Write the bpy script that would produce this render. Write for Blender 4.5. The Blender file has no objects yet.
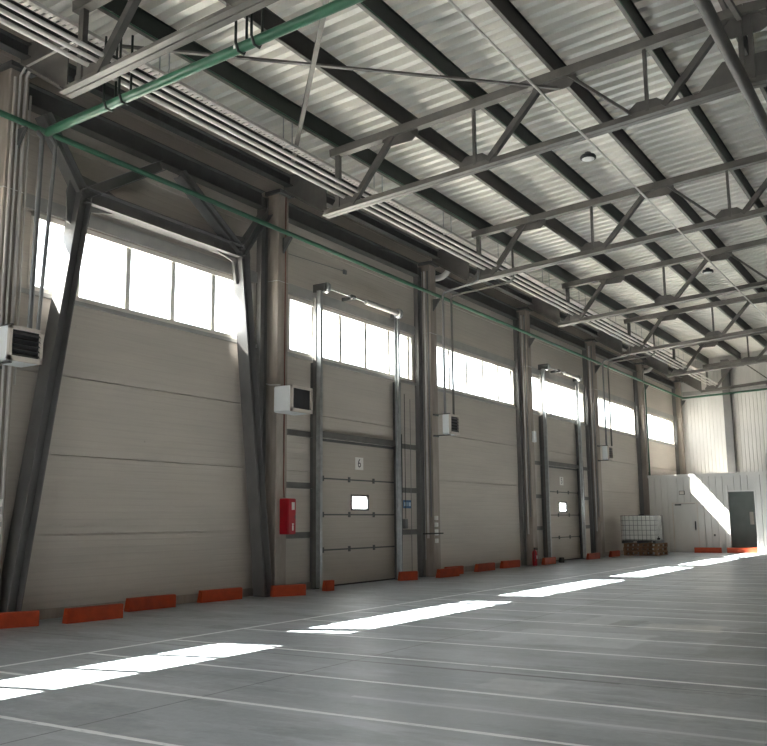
import bpy, math, random
from mathutils import Vector, Matrix
random.seed(7)
SC = bpy.context.scene
COL = SC.collection
PI = math.pi

# ------------------------------------------------------------------ materials
class NT:
    """small helper around a node tree"""
    def __init__(s, name):
        s.m = bpy.data.materials.new(name); s.m.use_nodes = True
        s.t = s.m.node_tree; s.n = s.t.nodes; s.l = s.t.links
        s.b = s.n['Principled BSDF']
    def new(s, t, **k):
        x = s.n.new(t)
        for a, v in k.items(): setattr(x, a, v)
        return x
    def put(s, sock, v):
        if isinstance(v, bpy.types.NodeSocket): s.l.new(v, sock)
        else: sock.default_value = v
    def math(s, op, a, b=0.0, c=0.0):
        x = s.new('ShaderNodeMath', operation=op)
        s.put(x.inputs[0], a); s.put(x.inputs[1], b); s.put(x.inputs[2], c)
        return x.outputs[0]
    def mix(s, f, a, b):
        x = s.new('ShaderNodeMix', data_type='RGBA')
        s.put(x.inputs[0], f); s.put(x.inputs[6], a); s.put(x.inputs[7], b)
        return x.outputs[2]
    def coord(s):
        c = s.new('ShaderNodeTexCoord'); return c.outputs['Object']
    def geo(s):
        return s.new('ShaderNodeNewGeometry').outputs['Position']
    def sep(s, v):
        x = s.new('ShaderNodeSeparateXYZ'); s.l.new(v, x.inputs[0]); return x.outputs
    def scl(s, v, k):
        x = s.new('ShaderNodeVectorMath', operation='MULTIPLY'); s.l.new(v, x.inputs[0]); x.inputs[1].default_value = k
        return x.outputs[0]
    def noise(s, v, scale, det=4.0, rough=0.55):
        x = s.new('ShaderNodeTexNoise'); s.l.new(v, x.inputs['Vector'])
        x.inputs['Scale'].default_value = scale; x.inputs['Detail'].default_value = det; x.inputs['Roughness'].default_value = rough
        return x.outputs['Fac']
    def ramp(s, v, lo, hi, a=0.0, b=1.0):
        x = s.new('ShaderNodeMapRange'); s.put(x.inputs[0], v)
        x.inputs[1].default_value = lo; x.inputs[2].default_value = hi; x.inputs[3].default_value = a; x.inputs[4].default_value = b
        return x.outputs[0]
    def bump(s, h, strength=0.3, dist=0.01):
        x = s.new('ShaderNodeBump'); s.l.new(h, x.inputs['Height'])
        x.inputs['Strength'].default_value = strength; x.inputs['Distance'].default_value = dist
        s.l.new(x.outputs[0], s.b.inputs['Normal'])

def c4(c): return (c[0], c[1], c[2], 1.0)

def simple(name, col, rough=0.6, metal=0.0, var=0.12, scale=3.0, stretch=(1, 1, 1), bump=0.0):
    k = NT(name)
    v = k.scl(k.geo(), stretch)
    n = k.noise(v, scale, 5.0)
    f = k.ramp(n, 0.3, 0.7)
    a = tuple(x * (1 - var) for x in col); b = tuple(min(1, x * (1 + var)) for x in col)
    k.put(k.b.inputs['Base Color'], k.mix(f, c4(a), c4(b)))
    k.b.inputs['Roughness'].default_value = rough; k.b.inputs['Metallic'].default_value = metal
    if bump: k.bump(k.noise(v, scale * 8, 4.0), bump, 0.01)
    return k.m

M = {}
M['steel'] = simple('grey_painted_steel', (0.13, 0.122, 0.112), 0.45, 0.25, 0.15, 4)
M['chord'] = simple('light_grey_painted_steel', (0.17, 0.158, 0.143), 0.45, 0.2, 0.15, 4)
M['darksteel'] = simple('dark_grey_painted_steel', (0.085, 0.085, 0.082), 0.5, 0.2, 0.15, 4)
M['brace'] = simple('brace_grey_paint', (0.155, 0.15, 0.145), 0.42, 0.2, 0.10, 3)
M['purlin'] = simple('purlin_shaded_brown_grey', (0.032, 0.03, 0.028), 0.5, 0.2, 0.15, 4)  # colour darkened for the unlit room side of the webs
M['purlin_green'] = simple('purlin_shaded_green_paint', (0.018, 0.025, 0.02), 0.45, 0.2, 0.15, 4)  # green paint, its colour darkened for the unlit webs
M['green'] = simple('green_pipe_paint', (0.03, 0.105, 0.06), 0.32, 0.0, 0.12, 5)
M['galv'] = simple('galvanised_steel', (0.42, 0.43, 0.43), 0.35, 0.8, 0.15, 9)
M['conduit'] = simple('pale_conduit_plastic', (0.56, 0.53, 0.50), 0.45, 0.0, 0.06, 4)
M['dullpipe'] = simple('dull_grey_conduit', (0.40, 0.37, 0.34), 0.45, 0.0, 0.08, 4)
M['wire'] = simple('pale_wire', (0.5, 0.48, 0.45), 0.5, 0.1, 0.05, 4)
M['greypipe'] = simple('grey_heating_pipe', (0.16, 0.16, 0.16), 0.4, 0.2, 0.1, 4)
M['white'] = simple('white_enamel', (0.72, 0.74, 0.74), 0.4, 0.0, 0.04, 3)
M['cream'] = simple('cream_enamel', (0.55, 0.49, 0.43), 0.45, 0.0, 0.05, 3)
M['black'] = simple('black_plastic', (0.02, 0.02, 0.022), 0.5, 0.0, 0.1, 5)
M['louvre'] = simple('dark_louvre_metal', (0.06, 0.058, 0.055), 0.4, 0.3, 0.1, 5)
M['frame'] = simple('white_window_frame', (0.70, 0.66, 0.60), 0.45, 0.0, 0.06, 3)
M['sill'] = simple('grey_steel_flashing', (0.36, 0.35, 0.33), 0.45, 0.2, 0.1, 3)
M['orange'] = simple('orange_red_paint', (0.42, 0.05, 0.01), 0.5, 0.0, 0.2, 6)
M['red'] = simple('red_enamel', (0.34, 0.006, 0.014), 0.35, 0.0, 0.08, 5)
M['redcable'] = simple('red_cable', (0.18, 0.06, 0.04), 0.5, 0.0, 0.08, 5)
M['label'] = simple('white_sticker', (0.72, 0.70, 0.66), 0.5, 0.0, 0.05, 8)
M['ink'] = simple('black_print', (0.03, 0.03, 0.03), 0.5, 0.0, 0.0, 8)
M['blue'] = simple('blue_sign_face', (0.03, 0.11, 0.24), 0.4, 0.0, 0.08, 8)
M['bluetext'] = simple('pale_blue_print', (0.45, 0.58, 0.70), 0.4, 0.0, 0.05, 8)
M['rubber'] = simple('black_rubber', (0.03, 0.028, 0.026), 0.8, 0.0, 0.1, 8)
M['wood'] = simple('pallet_softwood', (0.27, 0.15, 0.08), 0.75, 0.0, 0.3, 6, (1, 8, 8), 0.2)
M['ibc'] = simple('milky_tank_plastic', (0.78, 0.78, 0.74), 0.35, 0.0, 0.05, 3)
M['cage'] = simple('galvanised_cage_tube', (0.22, 0.22, 0.21), 0.4, 0.6, 0.1, 8)
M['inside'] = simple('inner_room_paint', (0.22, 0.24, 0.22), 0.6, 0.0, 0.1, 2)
M['duct'] = simple('light_grey_drain_pipe', (0.48, 0.46, 0.43), 0.4, 0.0, 0.06, 4)
M['lens'] = simple('opal_lamp_lens', (0.75, 0.74, 0.72), 0.3, 0.0, 0.03, 4)
M['apron'] = simple('outdoor_concrete_apron', (0.40, 0.39, 0.37), 0.85, 0.0, 0.12, 0.6)
M['bollard'] = M['rubber']

def mat_wall(name, col):
    k = NT(name)
    p = k.geo(); o = k.sep(p)
    big = k.noise(k.scl(p, (1, .35, 2.2)), 1.3, 5)
    fine = k.noise(k.scl(p, (1, .15, 9)), 5.0, 4)
    sp = k.ramp(k.noise(p, 9.0, 2.0), 0.73, 0.78)
    f = k.math('ADD', k.math('MULTIPLY', k.ramp(big, .3, .7), .6), k.math('MULTIPLY', k.ramp(fine, .3, .7), .4))
    a = tuple(x * .88 for x in col); b = tuple(x * 1.08 for x in col)
    colr = k.mix(f, c4(a), c4(b))
    colr = k.mix(k.math('MULTIPLY', sp, .45), colr, c4(tuple(x * .45 for x in col)))
    # fine rolled ribs of the panel face
    w = k.math('SINE', k.math('MULTIPLY', o[2], 2 * PI / 0.105))
    w = k.ramp(w, .55, 1.0)
    colr = k.mix(k.math('MULTIPLY', w, .07), colr, c4(tuple(x * .55 for x in col)))
    k.put(k.b.inputs['Base Color'], colr)
    k.b.inputs['Roughness'].default_value = .48
    k.bump(k.math('MULTIPLY', w, -1.0), .3, .004)
    return k.m
M['wall'] = mat_wall('ribbed_sandwich_panel', (0.48, 0.43, 0.375))
M['gate'] = mat_wall('gate_panel_face', (0.42, 0.37, 0.315))

def mat_ribbed(name, col):
    k = NT(name)
    p = k.geo()
    big = k.noise(k.scl(p, (1, 1, .25)), 1.2, 5)
    k.put(k.b.inputs['Base Color'], k.mix(k.ramp(big, .3, .7), c4(tuple(x * .9 for x in col)), c4(tuple(x * 1.06 for x in col))))
    k.b.inputs['Roughness'].default_value = .5
    return k.m
M['backwall'] = mat_ribbed('vertical_ribbed_panel', (0.62, 0.60, 0.57))
M['partition'] = mat_ribbed('partition_panel', (0.56, 0.54, 0.51))

def mat_column():
    k = NT('column_concrete')
    p = k.geo()
    n = k.noise(k.scl(p, (2, 2, .5)), 2.2, 6, .6)
    st = k.noise(k.scl(p, (6, 6, .35)), 3.0, 4)
    c = k.mix(k.ramp(n, .3, .7), c4((.24, .20, .17)), c4((.37, .325, .28)))
    c = k.mix(k.math('MULTIPLY', k.ramp(st, .5, .75), .5), c, c4((.24, .19, .15)))
    k.put(k.b.inputs['Base Color'], c)
    k.b.inputs['Roughness'].default_value = .7
    k.bump(k.noise(p, 30, 4), .25, .006)
    return k.m
M['column'] = mat_column()

def mat_floor():
    k = NT('power_trowelled_concrete')
    p = k.geo(); o = k.sep(p); x, y = o[0], o[1]
    big = k.ramp(k.noise(k.scl(p, (1, .7, 1)), .35, 6, .6), .3, .7)
    mid = k.ramp(k.noise(k.scl(p, (1, .6, 1)), 1.1, 8, .72), .32, .68)
    fin = k.ramp(k.noise(p, 14, 5, .7), .3, .7)
    base = k.mix(big, c4((.225, .252, .278)), c4((.34, .37, .40)))
    base = k.mix(k.math('MULTIPLY', mid, .55), base, c4((.36, .378, .39)))
    base = k.mix(k.math('MULTIPLY', fin, .12), base, c4((.12, .12, .12)))
    stk = k.ramp(k.noise(k.scl(p, (.45, 2.2, 1)), .9, 7, .7), .49, .62)
    base = k.mix(k.math('MULTIPLY', stk, .6), base, c4((.50, .535, .565)))
    stk2 = k.ramp(k.noise(k.scl(p, (.6, 1.3, 1)), 1.3, 7, .7), .49, .38)
    base = k.mix(k.math('MULTIPLY', stk2, .55), base, c4((.15, .165, .175)))
    # pale and dark repair patches with straight sides
    wob = k.math('MULTIPLY', k.math('SUBTRACT', k.noise(p, 2.5, 3), .5), .25)
    xw = k.math('ADD', x, wob); yw = k.math('ADD', y, wob)
    pn = k.ramp(k.noise(k.scl(p, (1.6, 1, 1)), 2.2, 6, .7), .38, .56, .45, 1.0)
    def box(x0, x1, y0, y1, soft=.06):
        a = k.ramp(xw, x0, x0 + soft); b = k.ramp(xw, x1, x1 - soft); c = k.ramp(yw, y0, y0 + soft); d = k.ramp(yw, y1, y1 - soft)
        return k.math('MULTIPLY', k.math('MULTIPLY', k.math('MULTIPLY', a, b), k.math('MULTIPLY', c, d)), pn)
    for (bx, colr, s) in (((6.4, 8.05, -4.05, -2.75), (.50, .53, .55), .85), ((6.7, 7.35, -2.35, -.9), (.48, .50, .51), .6),
                          ((7.55, 8.55, -2.3, -1.5), (.55, .55, .53), .8), ((7.1, 7.5, -2.2, -1.3), (.13, .135, .14), .7),
                          ((7.6, 8.3, -6.75, -6.15), (.52, .54, .55), .7), ((8.3, 9.6, -6.2, -5.72), (.15, .155, .16), .6),
                          ((6.6, 8.0, 4.4, 5.1), (.50, .51, .52), .7), ((8.7, 10.2, -4.2, -1.4), (.20, .21, .215), .6)):
        base = k.mix(k.math('MULTIPLY', box(*bx), s), base, c4(colr))
    # saw-cut joints every 6 m
    def per(v, off, step):
        r = k.math('MODULO', k.math('ADD', v, step * 400.0 - off), step)
        return k.math('MINIMUM', r, k.math('SUBTRACT', step, r))
    jy = per(y, 0.0, 6.0); jx = per(x, 6.0, 6.0)
    j = k.math('MAXIMUM', k.math('LESS_THAN', jy, .012), k.math('LESS_THAN', jx, .010))
    base = k.mix(k.math('MULTIPLY', j, .75), base, c4((.05, .05, .05)))
    # wide tarred joint
    tj = k.math('MULTIPLY', k.math('LESS_THAN', k.math('ABSOLUTE', k.math('ADD', y, 6.0)), k.ramp(x, 5.0, 7.0, .006, .034)), k.math('GREATER_THAN', x, 4.9))
    tj = k.math('MULTIPLY', tj, k.math('LESS_THAN', x, 8.6))
    base = k.mix(k.math('MULTIPLY', tj, .8), base, c4((.06, .062, .062)))
    # worn white bay markings
    ln = per(y, -9.327, 1.2137)
    wid = k.math('ADD', .029, k.math('MULTIPLY', k.math('SUBTRACT', k.noise(p, 3.0, 3), .5), .03))
    m1 = k.math('MULTIPLY', k.math('LESS_THAN', ln, wid), k.math('GREATER_THAN', x, 3.27))
    m1 = k.math('MULTIPLY', m1, k.math('LESS_THAN', y, 21.5))
    m2 = k.math('LESS_THAN', k.math('ABSOLUTE', k.math('SUBTRACT', x, 3.28)), .034)
    m2 = k.math('MULTIPLY', m2, k.math('LESS_THAN', y, 14.0))
    m3 = k.math('MULTIPLY', k.math('LESS_THAN', k.math('ABSOLUTE', k.math('ADD', y, 7.5)), .03), k.math('GREATER_THAN', x, 7.0))
    m3 = k.math('MULTIPLY', m3, .35)
    wear = k.ramp(k.noise(k.scl(p, (1.2, 3, 1)), 2.6, 6, .75), .32, .42)
    wear2 = k.ramp(k.noise(k.scl(p, (.5, .8, 1)), 1.1, 2), .30, .44, .7, 1.0)
    mk = k.math('MULTIPLY', k.math('MAXIMUM', k.math('MAXIMUM', m1, m2), m3), k.math('MULTIPLY', wear, wear2))
    base = k.mix(k.math('MULTIPLY', mk, .92), base, c4((.88, .89, .90)))
    k.put(k.b.inputs['Base Color'], base)
    k.put(k.b.inputs['Roughness'], k.math('ADD', k.math('MULTIPLY', mid, .16), k.math('ADD', .30, k.math('MULTIPLY', fin, .08))))
    k.b.inputs['Specular IOR Level'].default_value = .5
    k.bump(k.math('ADD', k.math('MULTIPLY', mid, .5), k.math('MULTIPLY', fin, .3)), .12, .004)
    return k.m
M['floor'] = mat_floor()

def mat_deck():
    k = NT('galvanised_roof_deck')
    p = k.geo()
    n = k.ramp(k.noise(k.scl(p, (.35, 3, 1)), 1.4, 4, .5), .25, .75)
    k.put(k.b.inputs['Base Color'], k.mix(n, c4((.68, .655, .605)), c4((.84, .81, .75))))
    k.b.inputs['Metallic'].default_value = .2
    k.put(k.b.inputs['Roughness'], k.ramp(n, 0, 1, .35, .5))
    return k.m
M['deck'] = mat_deck()

def mat_glass():
    k = NT('clear_window_glass')
    k.n.remove(k.b)
    tr = k.new('ShaderNodeBsdfTransparent'); tr.inputs[0].default_value = (.93, .95, .95, 1)
    gl = k.new('ShaderNodeBsdfGlossy'); gl.inputs['Roughness'].default_value = .03
    lw = k.new('ShaderNodeLayerWeight'); lw.inputs[0].default_value = .5
    fr = k.math('ADD', .02, k.math('MULTIPLY', k.math('POWER', lw.outputs['Facing'], 5.0), .5)).node
    mx = k.new('ShaderNodeMixShader')
    k.l.new(fr.outputs[0], mx.inputs[0]); k.l.new(tr.outputs[0], mx.inputs[1]); k.l.new(gl.outputs[0], mx.inputs[2])
    k.l.new(mx.outputs[0], k.n['Material Output'].inputs[0])
    return k.m
M['glass'] = mat_glass()

def mat_frost():
    k = NT('frosted_vision_pane')
    k.n.remove(k.b)
    tr = k.new('ShaderNodeBsdfTranslucent'); tr.inputs[0].default_value = (.85, .88, .9, 1)
    k.l.new(tr.outputs[0], k.n['Material Output'].inputs[0])
    return k.m
M['frost'] = mat_frost()

# ------------------------------------------------------------------ mesh helpers
class MB:
    def __init__(s): s.v = []; s.f = []; s.sm = []
    def add(s, vs, fs, smooth=False):
        o = len(s.v); s.v += [tuple(v) for v in vs]
        for f in fs: s.f.append([i + o for i in f]); s.sm.append(smooth)
        return s
    def box(s, x0, x1, y0, y1, z0, z1):
        v = [(x0, y0, z0), (x1, y0, z0), (x1, y1, z0), (x0, y1, z0), (x0, y0, z1), (x1, y0, z1), (x1, y1, z1), (x0, y1, z1)]
        return s.add(v, [(0, 3, 2, 1), (4, 5, 6, 7), (0, 1, 5, 4), (1, 2, 6, 5), (2, 3, 7, 6), (3, 0, 4, 7)])
    def cbox(s, x0, x1, y0, y1, z0, z1, b=.01):
        """box with chamfered edges along all corners"""
        pts = []
        import itertools
        for X, Y, Z in itertools.product((0, 1), repeat=3):
            c = [(x0, x1)[X], (y0, y1)[Y], (z0, z1)[Z]]; d = [(b, -b)[X], (b, -b)[Y], (b, -b)[Z]]
            for a in range(3):
                q = [c[i] + d[i] for i in range(3)]; q[a] = c[a]; pts.append(tuple(q))
        import bmesh
        bm = bmesh.new()
        for q in pts: bm.verts.new(q)
        bmesh.ops.convex_hull(bm, input=bm.verts)
        bm.verts.index_update()
        vs = [tuple(v.co) for v in bm.verts]; fs = [[v.index for v in f.verts] for f in bm.faces]
        bm.free()
        return s.add(vs, fs)
    def prof(s, p, q, poly, up=(0, 0, 1), smooth=False):
        """sweep a 2D polygon (side, up) from p to q, caps closed"""
        p = Vector(p); q = Vector(q); d = (q - p).normalized(); u = Vector(up)
        r = d.cross(u)
        if r.length < 1e-4: r = d.cross(Vector((1, 0, 0)))
        r.normalize(); u = r.cross(d).normalized()
        n = len(poly)
        vs = [p + r * a + u * b for a, b in poly] + [q + r * a + u * b for a, b in poly]
        fs = [(i, (i + 1) % n, n + (i + 1) % n, n + i) for i in range(n)] + [tuple(range(n))[::-1], tuple(range(n, 2 * n))]
        return s.add(vs, fs, smooth)
    def bar(s, p, q, w, h, up=(0, 0, 1)):
        return s.prof(p, q, [(-w / 2, -h / 2), (w / 2, -h / 2), (w / 2, h / 2), (-w / 2, h / 2)], up)
    def ibeam(s, p, q, w, h, t=.012, up=(0, 0, 1)):
        a, b, c = w / 2, h / 2, t / 2
        return s.prof(p, q, [(-a, -b), (a, -b), (a, -b + t), (c, -b + t), (c, b - t), (a, b - t), (a, b), (-a, b), (-a, b - t), (-c, b - t), (-c, -b + t), (-a, -b + t)], up)
    def angle(s, p, q, w, h, t=.01, up=(0, 0, 1), sx=1, sy=1):
        poly = [(0, 0), (sx * w, 0), (sx * w, sy * t), (sx * t, sy * t), (sx * t, sy * h), (0, sy * h)]
        if sx * sy < 0: poly = poly[::-1]
        return s.prof(p, q, poly, up)
    def tube(s, pts, r, n=10):
        pts = [Vector(p) for p in pts]
        rings = []
        d0 = (pts[1] - pts[0]).normalized()
        ref = Vector((0, 0, 1)) if abs(d0.z) < .9 else Vector((1, 0, 0))
        u = d0.cross(ref).normalized()
        for i, p in enumerate(pts):
            if i == 0: d = d0
            elif i == len(pts) - 1: d = (pts[i] - pts[i - 1]).normalized()
            else: d = ((pts[i] - pts[i - 1]).normalized() + (pts[i + 1] - pts[i]).normalized()).normalized()
            u = (u - d * u.dot(d)).normalized(); w = d.cross(u)
            rings.append([p + (u * math.cos(2 * PI * j / n) + w * math.sin(2 * PI * j / n)) * r for j in range(n)])
        vs = [v for rg in rings for v in rg]
        fs = [(i * n + j, i * n + (j + 1) % n, (i + 1) * n + (j + 1) % n, (i + 1) * n + j) for i in range(len(pts) - 1) for j in range(n)]
        s.add(vs, fs, True)
        o = len(rings) - 1
        s.add(rings[0], [tuple(range(n))[::-1]]); s.add(rings[o], [tuple(range(n))])
        return s
    def lathe(s, prof, c=(0, 0, 0), n=20, axis='z'):
        vs = []
        for r, z in prof:
            for j in range(n):
                a = 2 * PI * j / n; x, y = r * math.cos(a), r * math.sin(a)
                vs.append((c[0] + x, c[1] + y, c[2] + z) if axis == 'z' else (c[0] + x, c[1] + z, c[2] + y))
        fs = [(i * n + j, i * n + (j + 1) % n, (i + 1) * n + (j + 1) % n, (i + 1) * n + j) for i in range(len(prof) - 1) for j in range(n)]
        fs += [tuple(range(n))[::-1], tuple((len(prof) - 1) * n + j for j in range(n))]
        return s.add(vs, fs, True)
    def plate(s, pts, nrm, t):
        """polygon in world points extruded by t along nrm, centred"""
        nv = Vector(nrm).normalized() * (t / 2); n = len(pts)
        vs = [Vector(p) - nv for p in pts] + [Vector(p) + nv for p in pts]
        fs = [tuple(range(n))[::-1], tuple(range(n, 2 * n))] + [(i, (i + 1) % n, n + (i + 1) % n, n + i) for i in range(n)]
        return s.add(vs, fs)
    def build(s, name, mat, parent=None, org=None):
        if org is None:
            if parent is not None: org = parent.matrix_basis.translation if parent.type == 'EMPTY' else Vector(parent['_o'])
            else:
                xs = [v[0] for v in s.v]; ys = [v[1] for v in s.v]; zs = [v[2] for v in s.v]
                org = Vector(((min(xs) + max(xs)) / 2, (min(ys) + max(ys)) / 2, min(zs)))
        org = Vector(org)
        me = bpy.data.meshes.new(name)
        me.from_pydata([tuple(Vector(v) - org) for v in s.v], [], s.f)
        me.polygons.foreach_set('use_smooth', s.sm)
        me.materials.append(mat)
        import bmesh
        bm = bmesh.new(); bm.from_mesh(me); bmesh.ops.recalc_face_normals(bm, faces=bm.faces); bm.to_mesh(me); bm.free()
        me.update()
        o = bpy.data.objects.new(name, me); COL.objects.link(o)
        if parent is not None:
            o.parent = parent
            if parent.type != 'EMPTY': o.location = org - Vector(parent['_o'])
        else: o.location = org
        ORG[o.name] = org
        return o

ORG = {}
def struct(o):
    o['kind'] = 'structure'; return o
def tag(o, label, cat, group=None):
    o['label'] = label; o['category'] = cat
    if group: o['group'] = group
    return o
def thing(name, label, cat, loc=(0, 0, 0), group=None, rz=0.0):
    o = bpy.data.objects.new(name, None); COL.objects.link(o)
    o.empty_display_size = .1
    o.location = loc; o.rotation_euler = (0, 0, rz); o.matrix_basis = Matrix.LocRotScale(Vector(loc), o.rotation_euler, None)
    return tag(o, label, cat, group)
def sub(mb, name, mat, parent):
    """sub-part: mb in the same frame the parent mesh was built in"""
    po = ORG[parent.name]
    me_o = mb.build(name, mat, None, po)
    me_o.parent = parent; me_o.location = (0, 0, 0)
    return me_o
def text_mesh(body, size, mat, name, parent, M4, extr=.001):
    cu = bpy.data.curves.new('t', 'FONT'); cu.body = body; cu.size = size; cu.extrude = extr; cu.align_x = 'CENTER'; cu.align_y = 'CENTER'
    t = bpy.data.objects.new('t', cu); COL.objects.link(t)
    dg = bpy.context.evaluated_depsgraph_get()
    me = bpy.data.meshes.new_from_object(t.evaluated_get(dg))
    bpy.data.objects.remove(t); bpy.data.curves.remove(cu)
    me.transform(M4); me.materials.clear(); me.materials.append(mat); me.name = name
    o = bpy.data.objects.new(name, me); COL.objects.link(o); o.parent = parent
    return o
# text lying on a plane that faces +X, reading along +Y as seen from +X (left to right = +y)
def face_x(p): return Matrix.Translation(Vector(p)) @ Matrix(((0, 0, 1, 0), (1, 0, 0, 0), (0, 1, 0, 0), (0, 0, 0, 1)))

# ------------------------------------------------------------------ key dimensions (metres; y = 0 at the second visible column)
YB = 30.25            # back wall
YF = -22.0            # wall behind the camera
W = 18.0              # hall width, ridge at 9
SL = .07
def roofz(x, z0): return z0 + SL * (x if x <= 9 else 18 - x)
ZD = 8.60             # deck underside at x = 0
ZB, ZT = 5.82, 4.66   # window head / sill
CX, CW = .31, .16     # column depth, half width
BAYS = list(range(-2, 6))   # bay k runs from y = 6(k-1) to 6k
DOORBAYS = (1, 3)
DL, DR, DT = 1.66, 4.70, 3.0

# ------------------------------------------------------------------ shell
fl = MB().box(-.3, W + .3, YF - .3, YB + .3, -.2, 0).build('floor', M['floor'], org=(0, 0, 0)); struct(fl)
ap = MB().box(-40, -.32, YF - 20, YB + 20, -.35, -.15).build('ground', M['apron'], org=(0, 0, 0)); struct(ap)
rows = [0, 1.16, 2.31, 3.48, 4.64]
g = .008
wl = MB()
for k in BAYS:
    y0, y1 = 6 * (k - 1), 6 * k
    yy0 = max(y0, YF) + (0 if k > BAYS[0] else -3.6)
    for a, b in zip(rows[:-1], rows[1:]):
        if k in DOORBAYS and a < DT:
            top = min(b, DT)
            wl.box(-.12, 0, yy0, y0 + DL, a + g, b - g); wl.box(-.12, 0, y0 + DR, y1, a + g, b - g)
            if b > DT + .1: wl.box(-.12, 0, y0 + DL, y0 + DR, DT + .02, b - g)
        else:
            wl.box(-.12, 0, yy0, y1, a + g, b - g)
    # zone beside the window, then the wall above
    wl.box(-.12, 0, yy0, y0 + .53, ZT - .012, ZB + .0)
    wl.box(-.12, 0, y1 - .53, y1, ZT - .012, ZB + .0)
    for a, b in ((ZB, 6.98), (6.98, 8.0), (8.0, ZD + .02)):
        wl.box(-.12, 0, yy0, y1, a + g / 2, b - g / 2)
    # backing so that joints read as dark grooves, not gaps
    if k in DOORBAYS:
        wl.box(-.15, -.06, yy0, y0 + DL, 0, ZT); wl.box(-.15, -.06, y0 + DR, y1, 0, ZT); wl.box(-.15, -.06, y0 + DL, y0 + DR, DT, ZT)
    else: wl.box(-.15, -.06, yy0, y1, 0, ZT)
    wl.box(-.15, -.06, yy0, y1, ZB, ZD + .02)
wl.box(-.15, 0, 36 - 6, YB + .2, 0, ZD + .02)
struct(wl.build('wall_left', M['wall'], org=(0, 0, 0)))
bs = MB()
for k in BAYS:
    y0, y1 = 6 * (k - 1), 6 * k
    yy0 = y0 + (0 if k > BAYS[0] else -3.6)
    if k in DOORBAYS:
        bs.box(0, .025, yy0, y0 + DL - .02, 0, .14); bs.box(0, .025, y0 + DR + .02, y1, 0, .14)
    else: bs.box(0, .025, yy0, y1, 0, .14)
struct(bs.build('baseboard_left', M['column'], org=(0, 0, 0)))
# girts and flashings running under and over the strip windows
tr = MB()
for k in BAYS:
    y0, y1 = 6 * (k - 1), 6 * k
    tr.box(0, .05, y0 + .02, y1 - .02, ZT - .075, ZT - .015); tr.box(0, .03, y0 + .02, y1 - .02, ZB + .03, ZB + .24)
struct(tr.build('trim_1', M['sill'], org=(0, 0, 0)))

wr = MB().box(W, W + .15, YF - .3, YB + .3, 0, ZD + .02).box(W, W + .15, YF - .3, YB + .3, ZB, ZD + .02)
for i in range(0): wr.box(W, W + .15, YF - .3 + i * 5.83, YF - .3 + i * 5.83 + 2.6, ZT, ZB)
RIGHTWIN = [] if True else [(YF - .3 + i * 5.83 + 2.6, YF - .3 + (i + 1) * 5.83) for i in range(9)]
struct(wr.build('wall_right', M['wall'], org=(0, 0, 0)))
wf = MB().box(0, 7.0, YF - .15, YF, 0, 9.2).box(11, W, YF - .15, YF, 0, 9.2).box(7, 11, YF - .15, YF, 3.6, 9.2)  # unseen opening behind the camera, added to let in fill daylight
struct(wf.build('wall_front', M['wall'], org=(0, 0, 0)))

def ribbed_x(mb, x0, x1, y, z0, z1, pitch, w=.034, d=.03, th=.08, top=None):
    """panel wall facing -y with narrow vertical grooves"""
    x = x0; pts = [(x0, 0)]
    while x + pitch < x1:
        x += pitch
        pts += [(x - w / 2, 0), (x - w / 4, d), (x + w / 4, d), (x + w / 2, 0)]
    pts.append((x1, 0))
    n = len(pts)
    zt = (lambda X: z1) if top is None else top
    vs = [(a, y + b, z0) for a, b in pts] + [(a, y + b, zt(a)) for a, b in pts]
    vs += [(x1, y + th, z0), (x0, y + th, z0), (x1, y + th, zt(x1)), (x0, y + th, zt(x0))]
    fs = [(i, i + 1, n + i + 1, n + i) for i in range(n - 1)]
    k = 2 * n
    fs += [(k, k + 1, k + 3, k + 2), (n - 1, k, k + 2, 2 * n - 1), (k + 1, 0, n, k + 3)]
    mb.add(vs, fs)
    if top is None: mb.add([(x0, y, z1), (x1, y, z1), (x1, y + th, z1), (x0, y + th, z1)], [(0, 1, 2, 3)])
wb = MB()
ribbed_x(wb, 0, 9, YB, 0, 9, .165, .03, .016, .1, top=lambda X: roofz(X, ZD + .05))
ribbed_x(wb, 9, W, YB, 0, 9, .165, .03, .016, .1, top=lambda X: roofz(X, ZD + .05))
struct(wb.build('wall_back', M['backwall'], org=(0, 0, 0)))
tb = MB().box(CX + .02, W, YB - .05, YB - .002, 7.04, 7.22)
struct(tb.build('trim_2', M['sill'], org=(0, 0, 0)))

# roof deck: trapezoid ribs running across the hall
dk = MB(); pitch = .305; hh = .115
ys = []
y = YF - .3
while y < YB + .3:
    ys += [(y, 0), (y + .12, 0), (y + .145, hh), (y + .28, hh)]; y += pitch
for xa, xb in ((-.2, 9.0), (9.0, W + .2)):
    n = len(ys)
    vs = []
    for (X) in (xa, xb):
        for (Y, h) in ys: vs.append((X, Y, (ZD + SL * X if xa < 0 else ZD + SL * (18 - X)) + h))
    vs += [(v[0], v[1], v[2] + .12) for v in vs]
    fs = [(i, i + 1, n + i + 1, n + i) for i in range(n - 1)] + [(2 * n + i, 3 * n + i, 3 * n + i + 1, 2 * n + i + 1) for i in range(n - 1)]
    dk.add(vs, fs)
dko = dk.build('ceiling', M['deck'], org=(0, 0, 0)); struct(dko)

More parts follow.
